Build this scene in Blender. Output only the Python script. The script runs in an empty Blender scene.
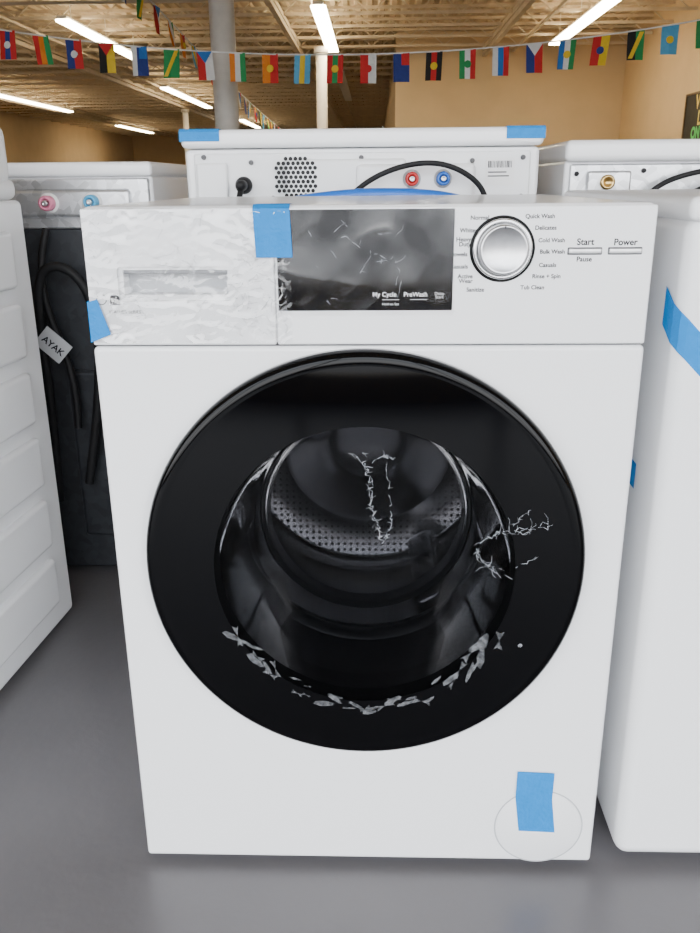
import bpy, bmesh, math, random
from mathutils import Vector, Matrix, noise
random.seed(7)
S = bpy.context.scene
COL = S.collection

# ------------------------------------------------------------------ materials
def nt(name):
    m = bpy.data.materials.new(name); m.use_nodes = True
    t = m.node_tree
    return m, t, t.nodes, t.links, t.nodes["Principled BSDF"]

def pbr(name, col, rough=0.5, metal=0.0, coat=0.0, noise=0.0, nscale=8.0, bump=0.0, bscale=40.0, spec=None):
    m, t, N, L, p = nt(name)
    p.inputs["Base Color"].default_value = (*col, 1)
    p.inputs["Roughness"].default_value = rough
    p.inputs["Metallic"].default_value = metal
    p.inputs["Coat Weight"].default_value = coat
    p.inputs["Coat Roughness"].default_value = 0.05
    if spec is not None: p.inputs["Specular IOR Level"].default_value = spec
    tc = N.new("ShaderNodeTexCoord")
    if noise > 0:
        n = N.new("ShaderNodeTexNoise"); n.inputs["Scale"].default_value = nscale; n.inputs["Detail"].default_value = 5
        L.new(tc.outputs["Object"], n.inputs["Vector"])
        r = N.new("ShaderNodeMapRange")
        r.inputs[1].default_value = 0.3; r.inputs[2].default_value = 0.7
        r.inputs[3].default_value = 1 - noise; r.inputs[4].default_value = 1 + noise
        L.new(n.outputs["Fac"], r.inputs[0])
        mx = N.new("ShaderNodeVectorMath"); mx.operation = 'SCALE'
        mx.inputs[0].default_value = col
        L.new(r.outputs[0], mx.inputs["Scale"]); L.new(mx.outputs[0], p.inputs["Base Color"])
    if bump > 0:
        n = N.new("ShaderNodeTexNoise"); n.inputs["Scale"].default_value = bscale; n.inputs["Detail"].default_value = 3
        L.new(tc.outputs["Object"], n.inputs["Vector"])
        b = N.new("ShaderNodeBump"); b.inputs["Strength"].default_value = bump; b.inputs["Distance"].default_value = 0.01
        L.new(n.outputs["Fac"], b.inputs["Height"]); L.new(b.outputs[0], p.inputs["Normal"])
    return m

def emit(name, col, st):
    m = bpy.data.materials.new(name); m.use_nodes = True
    t = m.node_tree; t.nodes.clear()
    e = t.nodes.new("ShaderNodeEmission"); e.inputs[0].default_value = (*col, 1); e.inputs[1].default_value = st
    o = t.nodes.new("ShaderNodeOutputMaterial"); t.links.new(e.outputs[0], o.inputs[0])
    return m

def glass(name, tint, ior=1.45, rough=0.02, gl=1.0):
    m = bpy.data.materials.new(name); m.use_nodes = True
    t = m.node_tree; N = t.nodes; L = t.links; N.clear()
    tr = N.new("ShaderNodeBsdfTransparent"); tr.inputs[0].default_value = (*tint, 1)
    g = N.new("ShaderNodeBsdfGlossy"); g.inputs["Roughness"].default_value = rough
    g.inputs["Color"].default_value = (gl, gl, gl, 1)
    f = N.new("ShaderNodeFresnel"); f.inputs[0].default_value = ior
    mx = N.new("ShaderNodeMixShader"); L.new(f.outputs[0], mx.inputs[0]); L.new(tr.outputs[0], mx.inputs[1]); L.new(g.outputs[0], mx.inputs[2])
    o = N.new("ShaderNodeOutputMaterial"); L.new(mx.outputs[0], o.inputs[0])
    return m

def film(name, fac, rough, tint):
    """thin clear protective film: mostly transparent, a little mirror-like; the crinkles are modelled"""
    m = bpy.data.materials.new(name); m.use_nodes = True
    t = m.node_tree; N = t.nodes; L = t.links; N.clear()
    tc = N.new("ShaderNodeTexCoord")
    n = N.new("ShaderNodeTexNoise"); n.inputs["Scale"].default_value = 14; L.new(tc.outputs["Object"], n.inputs["Vector"])
    r = N.new("ShaderNodeMapRange"); r.inputs[1].default_value = .4; r.inputs[2].default_value = .65
    r.inputs[3].default_value = fac * .15; r.inputs[4].default_value = fac * 1.5; L.new(n.outputs["Fac"], r.inputs[0])
    tr = N.new("ShaderNodeBsdfTransparent"); tr.inputs[0].default_value = (tint, tint, tint, 1)
    g = N.new("ShaderNodeBsdfGlossy"); g.inputs["Roughness"].default_value = rough
    mx = N.new("ShaderNodeMixShader"); L.new(r.outputs[0], mx.inputs[0]); L.new(tr.outputs[0], mx.inputs[1]); L.new(g.outputs[0], mx.inputs[2])
    o = N.new("ShaderNodeOutputMaterial"); L.new(mx.outputs[0], o.inputs[0])
    return m

def patchmat(name, col, alpha):
    """translucent patches: torn film, and shapes painting a reflection"""
    m = bpy.data.materials.new(name); m.use_nodes = True
    t = m.node_tree; N = t.nodes; L = t.links; N.clear()
    tc = N.new("ShaderNodeTexCoord")
    n = N.new("ShaderNodeTexNoise"); n.inputs["Scale"].default_value = 160; n.inputs["Detail"].default_value = 3; L.new(tc.outputs["Object"], n.inputs["Vector"])
    r = N.new("ShaderNodeMapRange"); r.inputs[1].default_value = .35; r.inputs[2].default_value = .65
    r.inputs[3].default_value = alpha * .3; r.inputs[4].default_value = alpha; L.new(n.outputs["Fac"], r.inputs[0])
    tr = N.new("ShaderNodeBsdfTransparent"); d = N.new("ShaderNodeBsdfDiffuse"); d.inputs[0].default_value = (*col, 1)
    mx = N.new("ShaderNodeMixShader"); L.new(r.outputs[0], mx.inputs[0]); L.new(tr.outputs[0], mx.inputs[1]); L.new(d.outputs[0], mx.inputs[2])
    o = N.new("ShaderNodeOutputMaterial"); L.new(mx.outputs[0], o.inputs[0])
    return m

def galv(name, col, rough=.35, metal=.8):
    m, t, N, L, p = nt(name)
    tc = N.new("ShaderNodeTexCoord")
    v = N.new("ShaderNodeTexVoronoi"); v.inputs["Scale"].default_value = 60; L.new(tc.outputs["Object"], v.inputs["Vector"])
    r = N.new("ShaderNodeMapRange"); r.inputs[3].default_value = .75; r.inputs[4].default_value = 1.15
    sp = N.new("ShaderNodeSeparateColor"); L.new(v.outputs["Color"], sp.inputs[0]); L.new(sp.outputs[0], r.inputs[0])
    mx = N.new("ShaderNodeVectorMath"); mx.operation = 'SCALE'; mx.inputs[0].default_value = col
    L.new(r.outputs[0], mx.inputs["Scale"]); L.new(mx.outputs[0], p.inputs["Base Color"])
    p.inputs["Metallic"].default_value = metal; p.inputs["Roughness"].default_value = rough
    return m

def drum_mat():
    m, t, N, L, p = nt("perforated_steel")
    tc = N.new("ShaderNodeTexCoord")
    v = N.new("ShaderNodeTexVoronoi"); v.inputs["Scale"].default_value = 88; v.inputs["Randomness"].default_value = 0.0
    L.new(tc.outputs["Object"], v.inputs["Vector"])
    r = N.new("ShaderNodeMapRange"); r.inputs[1].default_value = .25; r.inputs[2].default_value = .33
    r.inputs[3].default_value = 0.02; r.inputs[4].default_value = 0.42; L.new(v.outputs["Distance"], r.inputs[0])
    c = N.new("ShaderNodeCombineColor")
    for i in range(3): L.new(r.outputs[0], c.inputs[i])
    L.new(c.outputs[0], p.inputs["Base Color"])
    p.inputs["Metallic"].default_value = 1; p.inputs["Roughness"].default_value = .2
    return m

M = {}
M['white'] = pbr("white_enamel", (.87, .875, .885), .32, coat=.35, noise=.008, nscale=3)
M['white2'] = pbr("white_plastic", (.84, .845, .855), .38, noise=.008, nscale=5)
M['offwhite'] = pbr("off_white_enamel", (.80, .81, .82), .4, noise=.02, nscale=4)
M['black'] = pbr("black_gloss", (.0012, .0012, .0016), .05, noise=.1, spec=.16)
M['dispm'] = pbr("display_black_glass", (.004, .004, .005), .07, noise=.1, spec=.36)
M['blackm'] = pbr("black_rubber", (.010, .010, .011), .55, noise=.2, spec=.25)
M['rubber'] = pbr("gasket_rubber", (.016, .017, .02), .3, noise=.15)
M['seam'] = pbr("seam_dark", (.10, .10, .105), .8, noise=.1)
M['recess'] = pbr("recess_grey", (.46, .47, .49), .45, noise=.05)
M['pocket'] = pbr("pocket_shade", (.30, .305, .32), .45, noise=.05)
M['tape'] = pbr("blue_painters_tape", (.001, .20, .56), .6, noise=.05, nscale=60, bump=.2, bscale=200, spec=.2)
M['chrome'] = pbr("chrome", (.82, .82, .83), .16, 1.0, noise=.03)
M['brush'] = pbr("brushed_steel", (.58, .58, .59), .3, 1.0, noise=.08, nscale=90)
M['steeld'] = pbr("drum_back_steel", (.36, .36, .37), .18, 1.0, noise=.1, nscale=6)
M['galv'] = galv("galvanised_steel", (.62, .63, .65))
M['galv_shade'] = galv("galvanised_steel_shaded", (.035, .038, .044), .42, .3)  # same steel with the shade behind the machine put into its colour
M['drum'] = drum_mat()
M['glassf'] = glass("tinted_door_glass", (.29, .29, .30), 1.16)
M['bowl'] = glass("bowl_glass", (.84, .84, .86), 1.24, .03)
M['film'] = film("clear_film", .13, .12, .98)
M['filmd'] = film("clear_film_display", .05, .12, .97)
M['wr_w'] = pbr("film_crease_glint", (.97, .97, .98), .2, noise=.02, coat=1)  # highlights along the film creases, painted as pale strokes
M['wr_g'] = pbr("film_crease_shade", (.36, .365, .38), .3, noise=.1)  # dark reflections along the film creases, painted as grey strokes
M['ink'] = pbr("print_ink", (.012, .012, .015), .6, noise=.1, spec=.1)
M['inkw'] = pbr("print_white", (.8, .8, .8), .6, noise=.02)
M['label'] = pbr("paper_label", (.8, .8, .8), .7, noise=.03)
M['red'] = pbr("red_plastic", (.5, .015, .015), .35, noise=.05)
M['blue'] = pbr("blue_plastic", (.01, .12, .50), .35, noise=.05)
M['pink'] = pbr("pink_plastic", (.72, .22, .34), .4, noise=.05)
M['lblue'] = pbr("light_blue_plastic", (.06, .36, .62), .4, noise=.05)
M['brass'] = pbr("brass", (.55, .38, .15), .3, 1.0, noise=.05)
M['shred'] = patchmat("torn_film", (.42, .44, .48), .85)
M['glassrefl'] = patchmat("painted_reflection", (.30, .31, .33), .42)  # reflection in the door glass, painted as pale grey shapes
M['floor'] = pbr("floor_epoxy_grey", (.140, .134, .140), .33, noise=.14, nscale=2.2, bump=.05, bscale=60)
M['wall'] = pbr("wall_paint_tan", (.56, .41, .23), .8, noise=.04, nscale=1.5)
M['walll'] = pbr("wall_paint_light_tan", (.58, .44, .26), .8, noise=.04, nscale=1.5)
M['deck'] = pbr("ceiling_deck", (.60, .47, .29), .7, noise=.08, nscale=1.0)
M['joist'] = pbr("joist_paint", (.58, .48, .33), .55, noise=.1, nscale=3)
M['colmn'] = pbr("column_paint", (.80, .76, .69), .45, noise=.05)
M['lamp'] = emit("lamp_tube", (1.0, .83, .56), 40)
M['fix'] = pbr("fixture_white", (.75, .72, .65), .5, noise=.03)
M['chalk'] = pbr("chalkboard", (.012, .013, .012), .6, noise=.3)
M['wood'] = pbr("frame_wood", (.10, .06, .03), .5, noise=.2)
M['gold'] = pbr("chalk_yellow", (.75, .6, .15), .7, noise=.1)
M['green'] = pbr("chalk_green", (.1, .55, .15), .7, noise=.1)
M['alu'] = pbr("mullion_dark", (.10, .10, .11), .4, .7, noise=.1)

# ------------------------------------------------------------------ builders
def link(o, parent=None):
    COL.objects.link(o)
    if parent: o.parent = parent
    return o

def empty(name, loc=(0, 0, 0)):
    e = bpy.data.objects.new(name, None); e.empty_display_size = .1
    COL.objects.link(e); e.location = loc
    return e

def from_bm(bm, name, mats, parent=None, smooth=False, wn=False):
    me = bpy.data.meshes.new(name); bm.normal_update(); bm.to_mesh(me); bm.free()
    for m in (mats if isinstance(mats, (list, tuple)) else [mats]): me.materials.append(m)
    if smooth:
        for p in me.polygons: p.use_smooth = True
    o = bpy.data.objects.new(name, me); link(o, parent)
    if wn:
        w = o.modifiers.new("wn", 'WEIGHTED_NORMAL'); w.keep_sharp = True
    return o

def bm_box(bm, lo, hi, mi=0):
    vs = [bm.verts.new((x, y, z)) for x in (lo[0], hi[0]) for y in (lo[1], hi[1]) for z in (lo[2], hi[2])]
    for f in ((0, 1, 3, 2), (4, 6, 7, 5), (0, 4, 5, 1), (2, 3, 7, 6), (0, 2, 6, 4), (1, 5, 7, 3)):
        fc = bm.faces.new([vs[i] for i in f]); fc.material_index = mi
    return vs

def box(name, lo, hi, mat, parent=None, bevel=0.0, seg=3):
    bm = bmesh.new(); bm_box(bm, lo, hi)
    bmesh.ops.recalc_face_normals(bm, faces=bm.faces)
    if bevel > 0:
        bmesh.ops.bevel(bm, geom=bm.edges[:], offset=bevel, segments=seg, profile=.5, affect='EDGES')
    return from_bm(bm, name, mat, parent, smooth=bevel > 0, wn=bevel > 0)

def lathe(name, prof, c, mat, parent=None, seg=96, smooth=True):
    """profile of (r, y) revolved round the Y axis through c=(x,z)"""
    bm = bmesh.new(); rings = []
    for r, y in prof:
        if r <= 1e-6:
            rings.append([bm.verts.new((c[0], y, c[1]))])
        else:
            rings.append([bm.verts.new((c[0] + r * math.cos(2 * math.pi * i / seg), y, c[1] + r * math.sin(2 * math.pi * i / seg))) for i in range(seg)])
    for a, b in zip(rings, rings[1:]):
        for i in range(seg):
            j = (i + 1) % seg
            if len(a) == 1 and len(b) == 1: continue
            if len(a) == 1: bm.faces.new((a[0], b[i], b[j]))
            elif len(b) == 1: bm.faces.new((a[i], b[0], a[j]))
            else: bm.faces.new((a[i], b[i], b[j], a[j]))
    bmesh.ops.recalc_face_normals(bm, faces=bm.faces)
    o = from_bm(bm, name, mat, parent, smooth=smooth)
    return o

def zcyl(name, c, r, z0, z1, mat, parent=None, seg=32):
    bm = bmesh.new()
    bmesh.ops.create_cone(bm, cap_ends=True, segments=seg, radius1=r, radius2=r, depth=z1 - z0)
    bmesh.ops.translate(bm, verts=bm.verts, vec=(c[0], c[1], (z0 + z1) / 2))
    o = from_bm(bm, name, mat, parent)
    for p in o.data.polygons:
        if abs(p.normal.z) < .5: p.use_smooth = True
    return o

def cut(o, cutter):
    o.modifiers.clear()
    for p in o.data.polygons: p.use_smooth = False
    for p in cutter.data.polygons: p.use_smooth = False
    m = o.modifiers.new("b", 'BOOLEAN'); m.operation = 'DIFFERENCE'; m.solver = 'EXACT'; m.object = cutter
    dg = bpy.context.evaluated_depsgraph_get()
    me = bpy.data.meshes.new_from_object(o.evaluated_get(dg))
    o.modifiers.clear(); o.data = me
    for p in me.polygons: p.use_smooth = False
    bpy.data.objects.remove(cutter)
    return o

def tube(name, pts, r, mat, parent=None, smooth=True):
    cu = bpy.data.curves.new(name, 'CURVE'); cu.dimensions = '3D'; cu.bevel_depth = r; cu.bevel_resolution = 4
    s = cu.splines.new('NURBS'); s.points.add(len(pts) - 1)
    for p, q in zip(s.points, pts): p.co = (*q, 1)
    s.order_u = min(4, len(pts)); s.use_endpoint_u = True; s.resolution_u = 8
    cu.materials.append(mat); cu.use_fill_caps = True
    o = bpy.data.objects.new(name, cu); link(o)
    dg = bpy.context.evaluated_depsgraph_get()
    me = bpy.data.meshes.new_from_object(o.evaluated_get(dg))
    bpy.data.objects.remove(o)
    for p in me.polygons: p.use_smooth = True
    o = bpy.data.objects.new(name, me); link(o, parent)
    return o

def text(name, body, x, y, z, size, mat, parent, align='CENTER', rot=(math.pi / 2, 0, 0), bold=0.0):
    cu = bpy.data.curves.new(name, 'FONT'); cu.body = body; cu.size = size; cu.align_x = align; cu.align_y = 'CENTER'
    cu.offset = bold; cu.space_line = .8
    cu.materials.append(mat)
    o = bpy.data.objects.new(name, cu); link(o); o.location = (x, y, z); o.rotation_euler = rot
    dg = bpy.context.evaluated_depsgraph_get()
    me = bpy.data.meshes.new_from_object(o.evaluated_get(dg))
    bpy.data.objects.remove(o)
    o = bpy.data.objects.new(name, me); o.location = (x, y, z); o.rotation_euler = rot
    link(o, parent); return o

def sheet(name, polys, mat, parent):
    bm = bmesh.new()
    for pl in polys: bm.faces.new([bm.verts.new(p) for p in pl])
    return from_bm(bm, name, mat, parent)

def quadstrip(name, path, wvec, mat, parent):
    bm = bmesh.new(); w = Vector(wvec)
    a = [bm.verts.new(Vector(p)) for p in path]; b = [bm.verts.new(Vector(p) + w) for p in path]
    for i in range(len(path) - 1): bm.faces.new((a[i], a[i + 1], b[i + 1], b[i]))
    return from_bm(bm, name, mat, parent)

# ================================================================== ROOM
XL, XR, YB, YF, ZC = -21.0, 7.8, 76.0, -4.6, 5.3
box("floor", (XL - .2, YF - .2, -.1), (XR + .2, YB + .2, 0), M['floor'])
box("wall_left", (XL - .2, YF, 0), (XL, YB, ZC), M['wall'])
box("wall_right", (XR, YF, 0), (XR + .2, YB, ZC), M['wall'])
box("wall_back", (XL, YB, 0), (XR, YB + .2, ZC), M['wall'])
box("wall_partition", (.65, 28, 0), (XR, 28.25, ZC), M['walll'])
box("wall_partition_return", (.65, 28.25, 0), (.9, YB, ZC), M['walll'])
wf = empty("wall_front")
bm = bmesh.new()
bm_box(bm, (XL, YF - .2, 0), (XR, YF, .25)); bm_box(bm, (XL, YF - .2, 3.9), (XR, YF, ZC))
bm_box(bm, (XL, YF - .2, .25), (-12, YF, 3.9)); bm_box(bm, (6.9, YF - .2, .25), (XR, YF, 3.9))
from_bm(bm, "piers", M['walll'], wf)
bm = bmesh.new()
x = -12.0
while x < 6.95:
    bm_box(bm, (x - .04, YF - .15, .25), (x + .04, YF - .02, 3.9)); x += 1.89
bm_box(bm, (-12, YF - .15, 2.55), (6.9, YF - .03, 2.63))
from_bm(bm, "window_mullions", M['alu'], wf)

bm = bmesh.new()
x = XL
prev = None
while x < XR + .2:
    for dx, dz in ((0, 0), (.12, 0), (.16, .07), (.28, .07), (.32, 0)):
        a = bm.verts.new((x + dx, YF, ZC + dz)); b = bm.verts.new((x + dx, YB, ZC + dz))
        if prev: bm.faces.new((prev[0], prev[1], b, a))
        prev = (a, b)
    x += .32
from_bm(bm, "ceiling", M['deck'])

def bar(bm, p, q, t):
    p = Vector(p); q = Vector(q); d = (q - p).normalized()
    u = Vector((0, 1, 0)) if abs(d.y) < .9 else Vector((1, 0, 0))
    v = d.cross(u).normalized() * t; u = u * t
    A = [bm.verts.new(p + s * u + r * v) for s, r in ((-1, -1), (1, -1), (1, 1), (-1, 1))]
    B = [bm.verts.new(q + s * u + r * v) for s, r in ((-1, -1), (1, -1), (1, 1), (-1, 1))]
    for i in range(4):
        j = (i + 1) % 4; bm.faces.new((A[i], A[j], B[j], B[i]))
bm = bmesh.new()
y = 1.0
while y < YB - .5:
    xr = XR if y < 27.8 else .62
    bar(bm, (XL, y, 4.80), (xr, y, 4.80), .035); bar(bm, (XL, y, 5.24), (xr, y, 5.24), .035)
    x = XL; k = 0
    step = .55
    while x + step < xr:
        z0, z1 = (4.8, 5.24) if k % 2 == 0 else (5.24, 4.8)
        bar(bm, (x, y, z0), (x + step, y, z1), .014); x += step; k += 1
    y += 1.75
for gx in (-17, -9.9, -2.3, 3.4):
    yend = YB if gx < .6 else 28
    for zz in (4.62, 4.78): bar(bm, (gx, YF + .1, zz), (gx, yend, zz), .06)
    bar(bm, (gx + .9, YF + .1, 4.72), (gx + .9, yend, 4.72), .03)
from_bm(bm, "ceiling_joists", M['joist'])

def column(c, r):
    e = empty("support_column", (c[0], c[1], 0))
    zcyl("shaft", (0, 0), r, 0, 4.56, M['colmn'], e, 40)
    zcyl("base_collar", (0, 0), r * 1.25, 0, .12, M['colmn'], e, 40)
    zcyl("cap_collar", (0, 0), r * 1.3, 4.40, 4.56, M['colmn'], e, 40)
column((-2.30, 13.1), .19)
column((-1.55, 25.6), .16)
column((-9.9, 46), .16)

def strip(x, y0, y1, z=4.55, lit=True):
    e = empty("ceiling_strip_light", (x, (y0 + y1) / 2, z))
    h = (y1 - y0) / 2
    box("housing", (-.12, -h, .03), (.12, h, .10), M['fix'], e, .01, 1)
    box("tubes", (-.17, -h + .05, -.03), (.17, h - .05, .03), M['lamp'] if lit else M['fix'], e, .015, 1)
    bm = bmesh.new()
    for t in (-.8, 0, .8):
        bar(bm, (0, h * t, .10), (0.0, h * t, 5.24 - z), .008)
    from_bm(bm, "hangers", M['fix'], e)
for (x, y0, y1) in ((-7.35, 20.8, 27.8), (-1.25, 19.6, 26.4), (5.1, 19.3, 25.6), (-16.2, 37, 46.8), (-8.5, 35.6, 45.3),
                    (-17, 58, 67), (-8.2, 54, 62), (-14, 21, 28)):
    strip(x, y0, y1)
strip(-1.25, 31, 42, lit=False)

cb = empty("chalkboard_sign", (XR, 20.6, 2.3))
box("board", (-.05, -2.4, -.55), (-.01, 1.3, .55), M['chalk'], cb)
box("frame_top", (-.07, -2.45, .53), (-.005, 1.35, .58), M['wood'], cb)
box("frame_bottom", (-.07, -2.45, -.58), (-.005, 1.35, -.53), M['wood'], cb)
box("frame_end", (-.07, 1.28, -.53), (-.005, 1.35, .53), M['wood'], cb)
box("frame_end_near", (-.07, -2.45, -.53), (-.005, -2.38, .53), M['wood'], cb)
text("lettering", "WASHERS\nDRYERS", -.055, -.4, .15, .46, M['gold'], cb, rot=(math.pi / 2, 0, -math.pi / 2), bold=.01)
text("lettering_low", "ON SALE NOW", -.055, -.5, -.36, .36, M['green'], cb, rot=(math.pi / 2, 0, -math.pi / 2), bold=.02)

# ================================================================== BUNTING
pal = dict(r=(.58, .02, .02), n=(.02, .04, .22), g=(.02, .28, .08), w=(.75, .75, .73), y=(.8, .55, .03), o=(.75, .22, .02),
           k=(.01, .01, .01), b=(.02, .16, .50), l=(.10, .40, .66))
keys = list(pal); fm = [pbr("flag_" + k, pal[k], .8, noise=.05, nscale=20) for k in keys]
def add_flag(bm, P, w, h, spec, axis):
    ori, cols, emb = spec
    ax = Vector(axis); dn = Vector((0, 0, -1)); nrm = ax.cross(dn).normalized()
    wob = random.uniform(-.05, .05); tw = random.uniform(-.10, .10)
    def pt(u, v, off=0.0):
        return Vector(P) + ax * ((u - .5) * w + tw * v * .25) + dn * (v * h) + nrm * (wob * v + .014 * math.sin(u * 5 + v * 3) + off)
    n = len(cols)
    for i, c in enumerate(cols):
        a, b = i / n, (i + 1) / n
        for j in range(3):
            s, e = j / 3, (j + 1) / 3
            q = [pt(a, s), pt(b, s), pt(b, e), pt(a, e)] if ori == 'v' else [pt(s, a), pt(e, a), pt(e, b), pt(s, b)]
            f = bm.faces.new([bm.verts.new(x) for x in q]); f.material_index = keys.index(c)
    if emb:
        kind, c = emb
        for off in (-.012, .012):
            if kind == 'disc': pl = [pt(.5 + .22 * math.cos(t * math.pi / 6), .5 + .22 * w / h * math.sin(t * math.pi / 6), off) for t in range(12)]
            elif kind == 'tri': pl = [pt(0.02, .01, off), pt(.98, .01, off), pt(.5, .42, off)]
            elif kind == 'canton': pl = [pt(.5, .01, off), pt(.99, .01, off), pt(.99, .42, off), pt(.5, .42, off)]
            else: pl = [pt(.05, .95, off), pt(.3, .95, off), pt(.95, .05, off), pt(.7, .05, off)]
            f = bm.faces.new([bm.verts.new(x) for x in pl]); f.material_index = keys.index(c)
specs = [('v', 'rnr', ('disc', 'w')), ('v', 'rog', None), ('v', 'nr', ('disc', 'w')), ('v', 'ky', ('tri', 'r')), ('v', 'wnn', ('canton', 'b')),
         ('v', 'gg', ('diag', 'y')), ('v', 'rw', ('tri', 'b')), ('v', 'owg', None), ('v', 'or', ('disc', 'y')), ('v', 'lyl', None),
         ('v', 'rgr', ('disc', 'y')), ('v', 'rw', ('disc', 'r')), ('v', 'nn', ('canton', 'r')), ('v', 'krk', ('disc', 'y')), ('v', 'gwr', ('disc', 'g')),
         ('v', 'wbr', None), ('v', 'nr', ('tri', 'w')), ('v', 'bwg', ('disc', 'y')), ('v', 'ry', ('disc', 'n')), ('v', 'kg', ('diag', 'y')),
         ('v', 'll', ('disc', 'y')), ('v', 'gyr', None), ('v', 'ryg', None), ('v', 'nwr', None), ('v', 'gk', ('tri', 'r'))]
def bunting(pts, flags_at, w, h, spec0):
    bm = bmesh.new()
    N = 80
    for i in range(N): bar(bm, pts(i / N), pts((i + 1) / N), .008)
    for f in bm.faces: f.material_index = keys.index('w')
    for k, t in enumerate(flags_at):
        p = pts(t); d = (pts(min(1, t + .01)) - pts(max(0, t - .01))); d.z = 0; d.normalize()
        add_flag(bm, p, w, h, specs[(k + spec0) % len(specs)], d)
    return from_bm(bm, "flag_bunting", fm)
X0, X1 = -8.2, 7.78
def s1(t):
    x = X0 + (X1 - X0) * t
    return Vector((x, 11.09, 2.46 + .38 * ((x + .36) / 4.72) ** 2))
fx = [-.36 + (i - 10.35) * .428 for i in range(-7, 29)]
fx = [v for v in fx if X0 + .2 < v < X1 - .2]
first = next(i for i, v in enumerate(fx) if v > -.36 - 10.6 * .428)
bunting(s1, [(v - X0) / (X1 - X0) for v in fx], .21, .345, (-first) % len(specs))
def s2(t):
    return Vector((-2.95 + .20 * t, 9.6 + 17 * t, 3.30 - .95 * t - .25 * 4 * t * (1 - t) * .5))
bunting(s2, [.03 + i * .043 for i in range(22)], .24, .34, 4)

# ================================================================== MAIN WASHER
def legs(e, x0, x1, y0, y1, h):
    for i, (a, b) in enumerate(((x0, y0), (x1, y0), (x0, y1), (x1, y1))):
        zcyl("foot_%d" % (i + 1), (a, b), .02, 0, h + .004, M['blackm'], e, 20)

W = empty("front_load_washing_machine")
ZT, ZB, ZS = .866, .014, .719
DC = (-.003, .4570)
legs(W, -.25, .25, .06, .54, ZB)
body = box("cabinet", (-.302, -.004, ZB), (.302, .60, ZS - .0010), M['white'], W, .005, 4)
ct = lathe("c", [(0, -.1), (.236, -.1), (.236, .52), (0, .52)], DC, M['white'])
cut(body, ct)
box("seam_strip", (-.298, .002, ZS - .006), (.298, .594, ZS + .006), M['seam'], W)
fas = box("fascia", (-.30, 0, ZS + .0010), (.30, .60, ZT), M['white'], W, .006, 3)
cut(fas, box("c", (-.262, -.03, .772), (-.149, .03, .8005), M['recess']))
dr = box("detergent_drawer", (-.3005, -.0055, ZS + .0010), (-.0980, .001, ZT - .002), M['white2'], W, .0025, 3)
cut(dr, box("c", (-.267, -.03, .768), (-.144, .03, .8045), M['white2'], None, .004, 3))
cpn = box("control_panel", (-.0970, -.0055, ZS + .0010), (.3005, .001, ZT - .002), M['white2'], W, .0025, 3)
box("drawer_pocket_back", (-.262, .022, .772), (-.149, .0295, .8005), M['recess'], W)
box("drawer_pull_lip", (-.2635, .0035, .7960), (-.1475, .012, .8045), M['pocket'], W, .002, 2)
box("drawer_pocket_ledge", (-.2635, .001, .7665), (-.1475, .024, .7745), M['white2'], W, .002, 2)
# display
box("display_glass", (-.0945, -.0070, .757), (.092, -.004, .8615), M['dispm'], W, .001, 2)
YT = -.0072
text("display_text", "My Cycle    PreWash", .036, YT, .7740, .0068, M['inkw'], W, bold=.0001)
text("display_text_b", "Delay\nStart", .078, YT, .7730, .0045, M['inkw'], W)
sheet("display_underline", [[(.018 + a, YT, .7685), (.036 + a, YT, .7685), (.036 + a, YT, .7690), (.018 + a, YT, .7690)] for a in (-.001, .029)], M['inkw'], W)
text("display_text_c", "Hold to Set", .026, YT, .7640, .0038, M['inkw'], W)
# dial
KC = (.1425, .8205)
lathe("dial_ring", [(.0340, -.0050), (.0340, -.0066), (.0328, -.0075), (.0312, -.0066), (.0312, -.005)], KC, M['black'], W, 72)
lathe("dial_skirt", [(.0312, -.005), (.0312, -.0085), (.0300, -.0105), (.0275, -.0105), (.0268, -.009)], KC, M['chrome'], W, 72)
lathe("dial_knob", [(.0262, -.0085), (.0252, -.020), (.0245, -.0218), (.0228, -.0222), (.0220, -.0214), (0, -.0211)], KC, M['brush'], W, 72)
sheet("dial_mark", [[(KC[0] - .0005, -.0228, KC[1] + .0218), (KC[0] + .0005, -.0228, KC[1] + .0218), (KC[0] + .0005, -.0228, KC[1] + .0242), (KC[0] - .0005, -.0228, KC[1] + .0242)]], M['ink'], W)
def px(x, y): return (x - 370.5) / 944, .8205 - (y - 250) * .00105
lab = [("Normal", 491, 220, 'R'), ("Whites", 480, 232, 'R'), ("Heavy\nDuty", 474, 243, 'R'), ("Towels", 471, 255, 'R'), ("Casuals", 472, 267, 'R'),
       ("Active\nWear", 477, 279, 'R'), ("Sanitize", 489, 290, 'R'), ("Quick Wash", 526, 219, 'L'), ("Delicates", 536, 230, 'L'), ("Cold Wash", 540, 242, 'L'),
       ("Bulk Wash", 542, 253, 'L'), ("Casuals", 542, 266, 'L'), ("Rinse + Spin", 536, 277, 'L'), ("Tub Clean", 525, 288, 'L')]
YI = -.0058
for i, (s, a, b, al) in enumerate(lab):
    X, Z = px(a, b)
    text("cycle_label_%d" % (i + 1), s, X, YI, Z, .0062 if al == 'R' else .0060, M['ink'], W, 'RIGHT' if al == 'R' else 'LEFT', bold=.00013)
text("start_label", "Start", .2285, YI, .8270, .0092, M['ink'], W, bold=.0002)
text("pause_label", "Pause", .2285, YI, .8095, .0070, M['ink'], W, bold=.00015)
text("power_label", "Power", .2700, YI, .8265, .0092, M['ink'], W, bold=.0002)
for nm, a, b in (("start_button", .2115, .2455), ("power_button", .2535, .287)):
    box(nm, (a, -.0085, .8152), (b, -.004, .8205), M['brush'], W, .001, 2)
    box(nm + "_bezel", (a - .0010, -.0066, .8140), (b + .0010, -.0040, .8217), M['seam'], W, .001, 2)
bm = bmesh.new()
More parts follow.
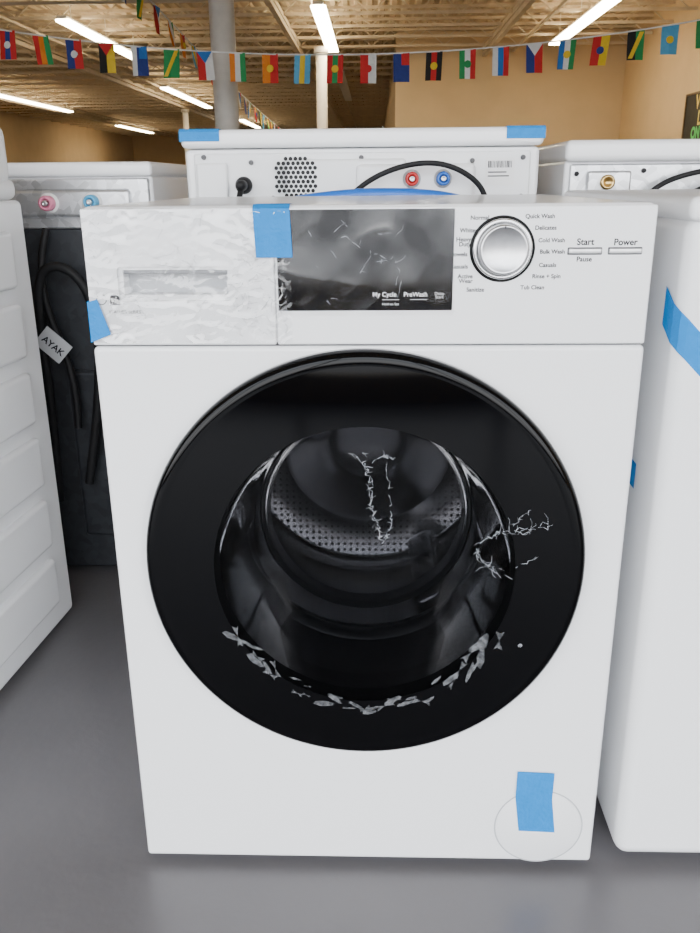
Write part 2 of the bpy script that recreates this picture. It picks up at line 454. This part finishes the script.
for i in range(7):
    for j in range(7):
        if i in (0, 6) or j in (0, 6) or random.random() < .5:
            bm_box(bm, (-.277 + i * .0015, -.0060, .764 + j * .0015), (-.2755 + i * .0015, -.0054, .7655 + j * .0015))
from_bm(bm, "printed_code", M['ink'], W)
lathe("printed_badge", [(.0058, -.0058), (.0049, -.0058)], (-.2865, .770), M['ink'], W, 32)
text("printed_caption", "WASHER SERIES", -.262, YI, .7565, .0050, M['ink'], W)

# ---- door
R = .2590; RG = .243
def gy(r): return -.0235 - .008 * (1 - (r / RG) ** 2)
lathe("door_rim", [(.247, .004), (R - .003, .000), (R, -.004), (R, -.014), (R - .002, -.0195), (R - .006, -.0228), (R - .012, -.0236), (RG, -.0235)], DC, M['black'], W, 160)
RI = .176
lathe("door_black_glass", [(RG, gy(RG)), (.225, gy(.225)), (.205, gy(.205)), (.19, gy(.19)), (RI, gy(RI))], DC, M['black'], W, 160)
lathe("door_tinted_window", [(RI - RI * i / 10, gy(RI - RI * i / 10)) for i in range(11)], DC, M['glassf'], W, 160)
lathe("door_inner_frame", [(RI, gy(RI) + .0005), (RI + .012, gy(RI) + .002), (RI + .012, -.01), (RI + .006, .0), (RI - .002, .030)], DC, M['blackm'], W, 128)
lathe("door_bowl", [(RI - .003, -.005), (.169, .03), (.165, .05), (.156, .10), (.146, .145), (.139, .165), (.132, .175), (.120, .181), (.08, .187), (0, .190)], DC, M['bowl'], W, 128)
lathe("bowl_rim_band", [(.1430, .150), (.1392, .1655), (.1330, .1745)], DC, M['rubber'], W, 128)
lathe("door_gasket", [(.235, .004), (.215, .02), (.202, .05), (.188, .09), (.176, .12), (.172, .135), (.174, .150), (.19, .152)], DC, M['rubber'], W, 128)
lathe("gasket_lip", [(.174, .115), (.166, .119), (.163, .127), (.168, .132), (.174, .128)], DC, M['rubber'], W, 128)
lathe("drum", [(.225, .17), (.2335, .20), (.2335, .46), (.225, .48), (.215, .49), (.150, .492)], DC, M['drum'], W, 128)
lathe("drum_front", [(.172, .155), (.19, .152), (.225, .17)], DC, M['brush'], W, 128)
lathe("drum_back", [(.150, .492), (.138, .480), (.10, .478), (.085, .465), (.05, .462), (0, .462)], DC, M['steeld'], W, 128)
for k in range(3):
    a = math.radians(90 + 120 * k)
    b = box("drum_paddle_%d" % (k + 1), (-.028, .21, -.232), (.028, .45, -.175), M['steeld'], W, .018, 4)
    b.matrix_world = Matrix.Translation((DC[0], 0, DC[1])) @ Matrix.Rotation(a, 4, 'Y')

def dpt(x, z, off=.0010):
    r = math.hypot(x - DC[0], z - DC[1]); return (x, gy(min(r, RG)) - off, z)
def jag(path, jit, br, brl, dens, wmax=.0006, P3=dpt, gap=.22, bm=None):
    bm = bm or bmesh.new()
    P = []
    for (a, b) in zip(path, path[1:]):
        n = max(2, int(math.dist(a, b) / dens))
        for i in range(n):
            t = i / n
            P.append((a[0] + (b[0] - a[0]) * t + random.uniform(-jit, jit), a[1] + (b[1] - a[1]) * t + random.uniform(-jit, jit)))
    def seg(p, q, w0, w1):
        d = Vector((q[0] - p[0], q[1] - p[1]))
        if d.length < 1e-6: return
        n = Vector((-d.y, d.x)).normalized()
        vs = [P3(p[0] + n.x * w0, p[1] + n.y * w0), P3(p[0] - n.x * w0, p[1] - n.y * w0), P3(q[0] - n.x * w1, q[1] - n.y * w1), P3(q[0] + n.x * w1, q[1] + n.y * w1)]
        bm.faces.new([bm.verts.new(v) for v in vs])
    for p, q in zip(P, P[1:]):
        if random.random() < gap: continue
        seg(p, q, random.uniform(.0001, wmax), random.uniform(.0001, wmax))
        if random.random() < br:
            a = random.uniform(0, 2 * math.pi); l = random.uniform(.2, 1) * brl
            m = (p[0] + l * .5 * math.cos(a), p[1] + l * .5 * math.sin(a)); e = (m[0] + l * .5 * math.cos(a + .6), m[1] + l * .5 * math.sin(a + .6))
            seg(p, m, .0003, .0002); seg(m, e, .0002, .0001)
    return bm
SH = M['shred']
from_bm(jag([(-.002, .602), (.004, .560), (.010, .515), (.018, .502)], .0026, .55, .009, .003, .0005), "torn_film_upper_a", SH, W)
from_bm(jag([(.003, .590), (.006, .550), (.013, .512), (.020, .498), (.030, .515)], .0034, .5, .008, .003, .0004), "torn_film_upper_b", SH, W)
from_bm(jag([(.020, .500), (.028, .520), (.026, .560), (.022, .595)], .0020, .25, .006, .004, .0004), "torn_film_upper_c", SH, W)
from_bm(jag([(-.014, .598), (.0, .592), (.018, .598), (.034, .600)], .0035, .6, .010, .003, .0004), "torn_film_top", SH, W)
from_bm(jag([(.205, .520), (.185, .512), (.160, .512), (.138, .502), (.128, .490)], .003, .6, .018, .003, .0005), "torn_film_side_a", SH, W)
from_bm(jag([(.208, .514), (.182, .508), (.155, .508), (.135, .496)], .003, .5, .010, .003, .0004), "torn_film_side_b", SH, W)
from_bm(jag([(.128, .490), (.133, .470), (.158, .462), (.185, .468), (.203, .482)], .002, .35, .012, .004, .0005), "torn_film_side_c", SH, W)
from_bm(jag([(.128, .490), (.128, .478), (.150, .456), (.175, .450)], .003, .7, .018, .004, .0004), "torn_film_side_low", SH, W)
from_bm(jag([(.160, .512), (.178, .528), (.190, .540)], .003, .7, .012, .004, .0004), "torn_film_side_high", SH, W)
sheet("film_fleck", [[dpt(.184 + .003 * math.cos(t), .360 + .0026 * math.sin(t)) for t in (0, .9, 1.8, 2.9, 3.8, 5)]], SH, W)
# angular pale shapes that paint a reflection near the lower edge of the glass
bm = bmesh.new()
def poly(cx, cz, pts, ang, s, off):
    ca, sa = math.cos(ang), math.sin(ang)
    bm.faces.new([bm.verts.new(dpt(cx + s * (u * ca - v * sa), cz + s * (u * sa + v * ca), off)) for u, v in pts])
cnt = 0
for lo, hi, n, s0 in ((205, 233, 9, .013), (237, 249, 4, .007), (252, 296, 15, .011), (302, 334, 12, .013)):
    for k in range(n):
        an = math.radians(lo + (hi - lo) * (k + .5) / n + random.uniform(-2, 2))
        rr = .173 + random.uniform(-.011, .011) + (.006 if 250 <= math.degrees(an) <= 296 else 0)
        cx, cz = DC[0] + rr * math.cos(an), DC[1] - .004 + rr * math.sin(an)
        s = s0 * random.uniform(.6, 1.15); a0 = an + math.pi / 2 + random.choice((0, .35, -.5)) + random.uniform(-.2, .2); cnt += 1
        off = .0006 + .00001 * cnt
        if random.random() < .45:
            w_ = random.uniform(.25, .5)
            poly(cx, cz, [(0, 0), (1, w_), (.8, -.1), (1, -w_)], a0, s, off); poly(cx, cz, [(0, 0), (-1, -w_), (-.75, .1), (-1, w_)], a0, s, off)
        else:
            w_ = random.uniform(.12, .28)
            poly(cx, cz, [(-1, -w_), (-.2, -w_ * 1.6), (.9, -w_ * .4), (1.1, w_), (.1, w_ * 1.3), (-.8, w_ * .5)], a0, s, off)
from_bm(bm, "painted_reflection", M['glassrefl'], W)

# ---- filter access cover
FC = (.228, .072)
lathe("filter_cover", [(.0570, -.0040), (.0570, -.0046), (.0560, -.0052), (0, -.0052)], FC, M['white'], W, 96)
lathe("filter_cover_groove", [(.0588, -.0043), (.0568, -.0044)], FC, M['recess'], W, 96)
quadstrip("tape_filter", [(.1955, -.0060, .161), (.195, -.0062, .12), (.2020, -.0060, .066)], (.048, 0, -.002), M['tape'], W)
quadstrip("tape_fascia", [(-.118, .03, ZT + .001), (-.118, -.001, ZT + .001), (-.118, -.0085, ZT - .003), (-.117, -.0105, .84), (-.116, -.0100, .8135)], (.0385, 0, 0), M['tape'], W)
sheet("tape_edge", [[(-.3012, -.0095, .768), (-.290, -.0095, .7705), (-.2785, -.0095, .733), (-.3012, -.0095, .724)],
                    [(-.3016, -.0095, .768), (-.3016, .030, .772), (-.3016, .030, .728), (-.3016, -.0095, .724)]], M['tape'], W)
def filmsheet(name, x0, x1, z0, z1, y, mat, amp, nx, nz, top=False, sc=22):
    bm = bmesh.new(); g = []
    dx = (x1 - x0) / nx; dz = (z1 - z0) / nz
    for i in range(nx + 1):
        row = []
        for j in range(nz + 1):
            a = x0 + dx * i; c = z0 + dz * j
            rg = (1 - abs(noise.noise((a * sc * .8 + c * sc * .5, c * sc * 1.3, 4.3)))) ** 4 + .6 * (1 - abs(noise.noise((a * sc * 2 - c * sc, c * sc * 2, 9.1)))) ** 5
            row.append(bm.verts.new((a, y - amp * rg, c)))
        if top:
            for k in (1, 2, 3, 4):
                row.append(bm.verts.new((x0 + dx * i, .008 * k * 1.5 - .006, z1 + .003 + .0008 * noise.noise((i * .9, k, 2)))))
        g.append(row)
    for i in range(nx):
        for j in range(len(g[0]) - 1):
            bm.faces.new((g[i][j], g[i + 1][j], g[i + 1][j + 1], g[i][j + 1]))
    return from_bm(bm, name, mat, W, smooth=True)
filmsheet("film_drawer", -.299, -.080, .723, .864, -.0060, M['film'], .0014, 140, 90, top=True, sc=38)
filmsheet("film_display", -.095, .094, .752, .8625, -.0076, M['filmd'], .0006, 90, 55, sc=9)
def creases(name, n, fx_, fz_, y, mat, lmax, wmax):
    b = bmesh.new()
    for _ in range(n):
        x = random.uniform(*fx_); z = random.uniform(*fz_); a = random.choice((.3, 1.1, 2.2, 2.8)) + random.uniform(-.4, .4)
        l = random.uniform(.2, 1) * lmax
        p2 = (x + l * math.cos(a), z + l * math.sin(a)); p3 = (p2[0] + l * .5 * math.cos(a + .7), p2[1] + l * .5 * math.sin(a + .7))
        c = lambda p: (min(max(p[0], fx_[0]), fx_[1]), min(max(p[1], fz_[0]), fz_[1]))
        jag([(x, z), c(p2), c(p3)], .0007, .12, .005, .004, wmax, lambda u, v: (u, y, v), .12, b)
    from_bm(b, name, mat, W)
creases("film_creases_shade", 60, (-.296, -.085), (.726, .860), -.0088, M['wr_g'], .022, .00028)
creases("film_creases_glint", 60, (-.296, -.085), (.726, .860), -.0090, M['wr_w'], .026, .00045)
creases("film_creases_edge_shade", 60, (-.142, -.085), (.726, .812), -.0089, M['wr_g'], .016, .00030)
creases("film_creases_edge_glint", 40, (-.142, -.085), (.726, .860), -.0091, M['wr_w'], .016, .0005)
creases("film_display_creases", 18, (-.060, .050), (.760, .850), -.0086, SH, .022, .00035)

# ================================================================== RIGHT DRYER
D2 = empty("clothes_dryer", (.636, 0.0, 0))
legs(D2, -.25, .25, .06, .54, .018)
box("cabinet", (-.30, 0, .018), (.30, .62, .852), M['white'], D2, .018, 5)
box("top_lid", (-.302, -.004, .846), (.302, .62, .872), M['white2'], D2, .009, 3)
lathe("door_ring", [(.19, .0), (.19, -.02), (.18, -.03), (.15, -.03), (.14, -.024), (0, -.034)], (.06, .44), M['black'], D2, 96)
box("control_strip", (-.18, -.006, .75), (.28, .001, .83), M['black'], D2, .003, 2)
lathe("dial", [(.03, -.004), (.028, -.025), (0, -.026)], (.07, .79), M['brush'], D2, 48)
quadstrip("tape_corner", [(-.3012, .046, .776), (-.3012, .015, .760), (-.297, .003, .753), (-.290, -.001, .746), (-.262, -.001, .718)], (0, .001, -.043), M['tape'], D2)
quadstrip("tape_side", [(-.3012, .084, .553), (-.3012, .120, .555)], (0, 0, -.033), M['tape'], D2)

# ================================================================== BACK WASHER (seen from behind)
B = empty("washing_machine_rear", (-.017, .776, 0))
h = .338
legs(B, -.29, .29, .06, .62, .02)
box("cabinet", (-h, 0.008, .02), (h, .68, .950), M['white'], B, .010, 3)
box("top_lid", (-h - .004, -.006, .951), (h + .004, .69, .984), M['white'], B, .010, 4)
box("back_panel", (-h + .018, .000, .06), (h - .018, .010, .942), M['offwhite'], B, .004, 2)
box("stamped_ledge", (-.145, -.014, .60), (.085, .003, .930), M['offwhite'], B, .008, 3)
box("service_box", (-.01, -.026, .80), (.215, .003, .920), M['white2'], B, .010, 3)
box("stamped_rib_left", (-.315, -.010, .70), (-.255, .003, .925), M['offwhite'], B, .005, 2)
bm = bmesh.new()
for i in range(-4, 5):
    for j in range(-4, 5):
        x = i * .0092 + (.0046 if j % 2 else 0); z = j * .0082
        if math.hypot(x, z) < .041:
            bmesh.ops.create_cone(bm, cap_ends=True, segments=12, radius1=.0037, radius2=.0037, depth=.0012,
                                  matrix=Matrix.Translation((-.124 + x, -.0146, .898 + z)) @ Matrix.Rotation(math.pi / 2, 4, 'X'))
from_bm(bm, "vent_holes", M['blackm'], B)
def knob(e, nm, x, z, y, r, mat, ring):
    lathe(nm + "_collar", [(r * 1.35, y + .004), (r * 1.35, y - .004), (r * 1.05, y - .006)], (x, z), ring, e, 40)
    lathe(nm + "_inlet", [(r, y), (r, y - .022), (r * .86, y - .025), (r * .62, y - .025), (r * .58, y - .016), (0, y - .016)], (x, z), mat, e, 40)
    lathe(nm + "_port", [(r * .4, y - .014), (r * .4, y - .029), (r * .2, y - .029), (0, y - .025)], (x, z), M['brush'], e, 24)
knob(B, "hot", .095, .893, -.024, .0125, M['red'], M['recess'])
knob(B, "cold", .153, .893, -.024, .0125, M['blue'], M['recess'])
box("rating_label", (.235, -.0012, .88), (.29, .004, .93), M['label'], B)
bm = bmesh.new()
for i in range(16): bm_box(bm, (.24 + i * .0029, -.0020, .912), (.24 + i * .0029 + random.choice((.0008, .0016)), -.001, .924))
bm_box(bm, (.24, -.002, .903), (.275, -.001, .905)); bm_box(bm, (.24, -.002, .896), (.28, -.001, .898))
from_bm(bm, "label_print", M['ink'], B)
bm = bmesh.new()
for (x, z) in ((-.30, .935), (-.21, .925), (-.17, .86), (.0, .932), (.21, .925), (.305, .93), (-.30, .86), (.305, .86), (-.2, .70), (.2, .70), (-.3, .2), (.3, .2), (0, .2)):
    bmesh.ops.create_cone(bm, cap_ends=True, segments=12, radius1=.005, radius2=.004, depth=.010,
                          matrix=Matrix.Translation((x, -.003, z)) @ Matrix.Rotation(math.pi / 2, 4, 'X'))
from_bm(bm, "screws", M['seam'], B)
lathe("cable_gland", [(.016, 0), (.016, -.010), (.010, -.022), (0, -.022)], (-.225, .884), M['blackm'], B, 24)
tube("plug_cable", [(-.225, -.01, .884), (-.225, -.05, .882), (-.232, -.06, .84), (-.24, -.06, .70), (-.22, -.05, .40), (-.15, -.05, .25)], .0055, M['blackm'], B)
lathe("plug", [(.010, -.02), (.010, -.045), (.006, -.055), (0, -.055)], (-.225, .884), M['blackm'], B, 20)
tube("drain_hose", [(-.06, -.05, .60), (-.07, -.06, .78), (-.04, -.065, .855), (.04, -.065, .910), (.14, -.065, .928), (.21, -.06, .895), (.245, -.05, .85), (.25, -.05, .70), (.24, -.04, .40)], .0050, M['blackm'], B)
tube("water_hose", [(-.24, -.075, .78), (-.20, -.085, .840), (-.08, -.09, .862), (.04, -.09, .868), (.16, -.085, .862), (.24, -.08, .835), (.27, -.07, .76), (.27, -.06, .45)], .012, M['blue'], B)
quadstrip("tape_left", [(-h - .0052, .04, .9852), (-h - .0052, -.002, .9852), (-h - .0052, -.0078, .980), (-h - .0052, -.0078, .963)], (.076, 0, 0), M['tape'], B)
quadstrip("tape_right", [(h + .0052, .06, .9852), (h + .0052, -.002, .9852), (h + .0052, -.0078, .980), (h + .0052, -.0078, .963)], (-.072, 0, 0), M['tape'], B)

# ================================================================== LEFT REAR DRYER (galvanised back)
A = empty("dryer_rear", (-.795, .895, 0))
h = .343
legs(A, -.29, .29, .06, .6, .02)
box("cabinet", (-h, .008, .02), (h, .66, .905), M['white'], A, .008, 3)
box("top_lid", (-h - .003, -.004, .903), (h + .003, .665, .932), M['white'], A, .009, 3)
box("back_panel", (-h + .004, .0, .019), (h - .004, .012, .80), M['galv_shade'], A, .004, 2)
box("upper_back_panel", (-h + .006, -.004, .80), (h - .006, .012, .900), M['galv'], A, .004, 2)
box("valve_plate", (.03, -.012, .822), (.30, .0, .880), M['galv'], A, .010, 3)
box("back_rib_1", (-.10, -.010, .10), (-.06, .004, .74), M['galv_shade'], A, .006, 2)
box("back_rib_2", (.12, -.010, .10), (.30, .004, .50), M['galv_shade'], A, .012, 2)
knob(A, "hot", .130, .852, -.012, .015, M['pink'], M['label'])
knob(A, "cold", .222, .854, -.012, .014, M['lblue'], M['label'])
tube("drain_hose", [(.08, -.03, .20), (.10, -.05, .45), (.09, -.06, .68), (.13, -.07, .74), (.20, -.07, .72), (.23, -.06, .60), (.20, -.05, .42), (.16, -.05, .25)], .010, M['blackm'], A)
tube("power_cord", [(.30, -.02, .80), (.31, -.05, .70), (.27, -.06, .62), (.24, -.06, .56), (.27, -.06, .47), (.29, -.06, .40)], .005, M['blackm'], A)
tube("inlet_hose", [(.12, -.02, .80), (.10, -.05, .72), (.12, -.06, .60), (.16, -.05, .50), (.15, -.05, .38)], .008, M['blackm'], A)
box("plug", (.222, -.075, .43), (.25, -.05, .52), M['blackm'], A, .006, 3)
lb = box("cord_tag", (-.033, -.001, -.024), (.033, .001, .024), M['recess'], A); lb.location = (.130, -.085, .57); lb.rotation_euler = (0, .75, 0)
text("tag_text", "AYAK", .130, -.0875, .568, .020, M['ink'], A, bold=.0004, rot=(math.pi / 2, .75, 0))

# ================================================================== RIGHT REAR WASHER
C = empty("washing_machine_rear", (.725, .84, 0))
legs(C, -.29, .29, .06, .6, .02)
box("cabinet", (-h, .008, .02), (h, .66, .925), M['white'], C, .008, 3)
box("top_lid", (-h - .003, -.012, .922), (h + .003, .665, .962), M['white'], C, .012, 4)
box("back_panel", (-h + .01, .0, .05), (h - .01, .012, .918), M['galv'], C, .004, 2)
box("bracket_plate", (-.30, -.012, .858), (-.215, .0, .905), M['galv'], C, .005, 2)
lathe("brass_fitting", [(.014, -.010), (.014, -.018), (.009, -.020), (.008, -.014), (0, -.014)], (-.262, .884), M['brass'], C, 32)
tube("drain_hose", [(-.17, -.05, .70), (-.16, -.05, .82), (-.10, -.055, .868), (-.03, -.055, .880), (.08, -.055, .883), (.20, -.05, .86), (.24, -.05, .7)], .013, M['blackm'], C)
tube("hose_guide", [(-.22, -.03, .80), (-.20, -.035, .868), (-.12, -.04, .902), (-.03, -.04, .910), (.12, -.04, .912), (.25, -.035, .90)], .005, M['blackm'], C)
bm = bmesh.new()
for (x, z) in ((-.32, .90), (-.19, .905), (-.12, .85), (.30, .90), (-.31, .86)):
    bmesh.ops.create_cone(bm, cap_ends=True, segments=12, radius1=.005, radius2=.004, depth=.006,
                          matrix=Matrix.Translation((x, -.003, z)) @ Matrix.Rotation(math.pi / 2, 4, 'X'))
from_bm(bm, "screws", M['blackm'], C)

# ================================================================== LEFT FRONT MACHINE (ribbed side)
L_ = empty("top_load_washer", (-.645, .695, 0)); L_.rotation_euler = (0, 0, math.radians(-4))
legs(L_, -.62, -.06, -.62, -.06, .02)
box("cabinet", (-.685, -.70, .016), (0, 0, .862), M['white'], L_, .010, 3)
box("top_deck", (-.680, -.70, .862), (-.004, -.002, .900), M['white2'], L_, .016, 4)
box("rear_console", (-.680, -.16, .880), (-.005, -.004, 1.0), M['white2'], L_, .030, 5)
bm = bmesh.new()
for i in range(6):
    z0 = .070 + i * .128
    bm_box(bm, (-.012, -.64, z0), (.012, -.075, z0 + .100))
o = from_bm(bm, "side_ribs", M['white'], L_, smooth=True)
bv = o.modifiers.new("bev", 'BEVEL'); bv.width = .009; bv.segments = 4
o.modifiers.new("wn", 'WEIGHTED_NORMAL')
box("lid", (-.60, -.62, .899), (-.08, -.18, .914), M['white'], L_, .006, 3)

# ================================================================== LIGHT (daylight sky + pale ground through the storefront)
w = bpy.data.worlds.new("World"); S.world = w; w.use_nodes = True
N = w.node_tree.nodes; L = w.node_tree.links
nb = N["Background"]
tc = N.new("ShaderNodeTexCoord"); sx = N.new("ShaderNodeSeparateXYZ"); L.new(tc.outputs["Generated"], sx.inputs[0])
cr = N.new("ShaderNodeValToRGB"); mr = N.new("ShaderNodeMapRange"); mr.inputs[1].default_value = -1; mr.inputs[2].default_value = 1
L.new(sx.outputs[2], mr.inputs[0]); L.new(mr.outputs[0], cr.inputs[0])
cr.color_ramp.elements[0].position = .0; cr.color_ramp.elements[0].color = (.40, .41, .43, 1)
cr.color_ramp.elements[1].position = 1; cr.color_ramp.elements[1].color = (.80, .93, 1.1, 1)
for p, c in ((.495, (.40, .41, .43, 1)), (.51, (1.0, 1.0, 1.0, 1))):
    e = cr.color_ramp.elements.new(p); e.color = c
L.new(cr.outputs[0], nb.inputs[0]); nb.inputs[1].default_value = 9.0

# ================================================================== CAMERA
cam = bpy.data.cameras.new("camera"); co = bpy.data.objects.new("camera", cam); COL.objects.link(co)
cam.sensor_fit = 'VERTICAL'; cam.sensor_height = 36; cam.lens = 835 * 36 / 933
cam.clip_start = .02; cam.clip_end = 300
R_ = Matrix.Rotation(math.radians(1.8), 4, 'Z') @ Matrix.Rotation(math.radians(90 - 18.8), 4, 'X') @ Matrix.Rotation(math.radians(-.5), 4, 'Z')
co.matrix_world = Matrix.Translation((.0095, -.911, .888)) @ R_
S.camera = co
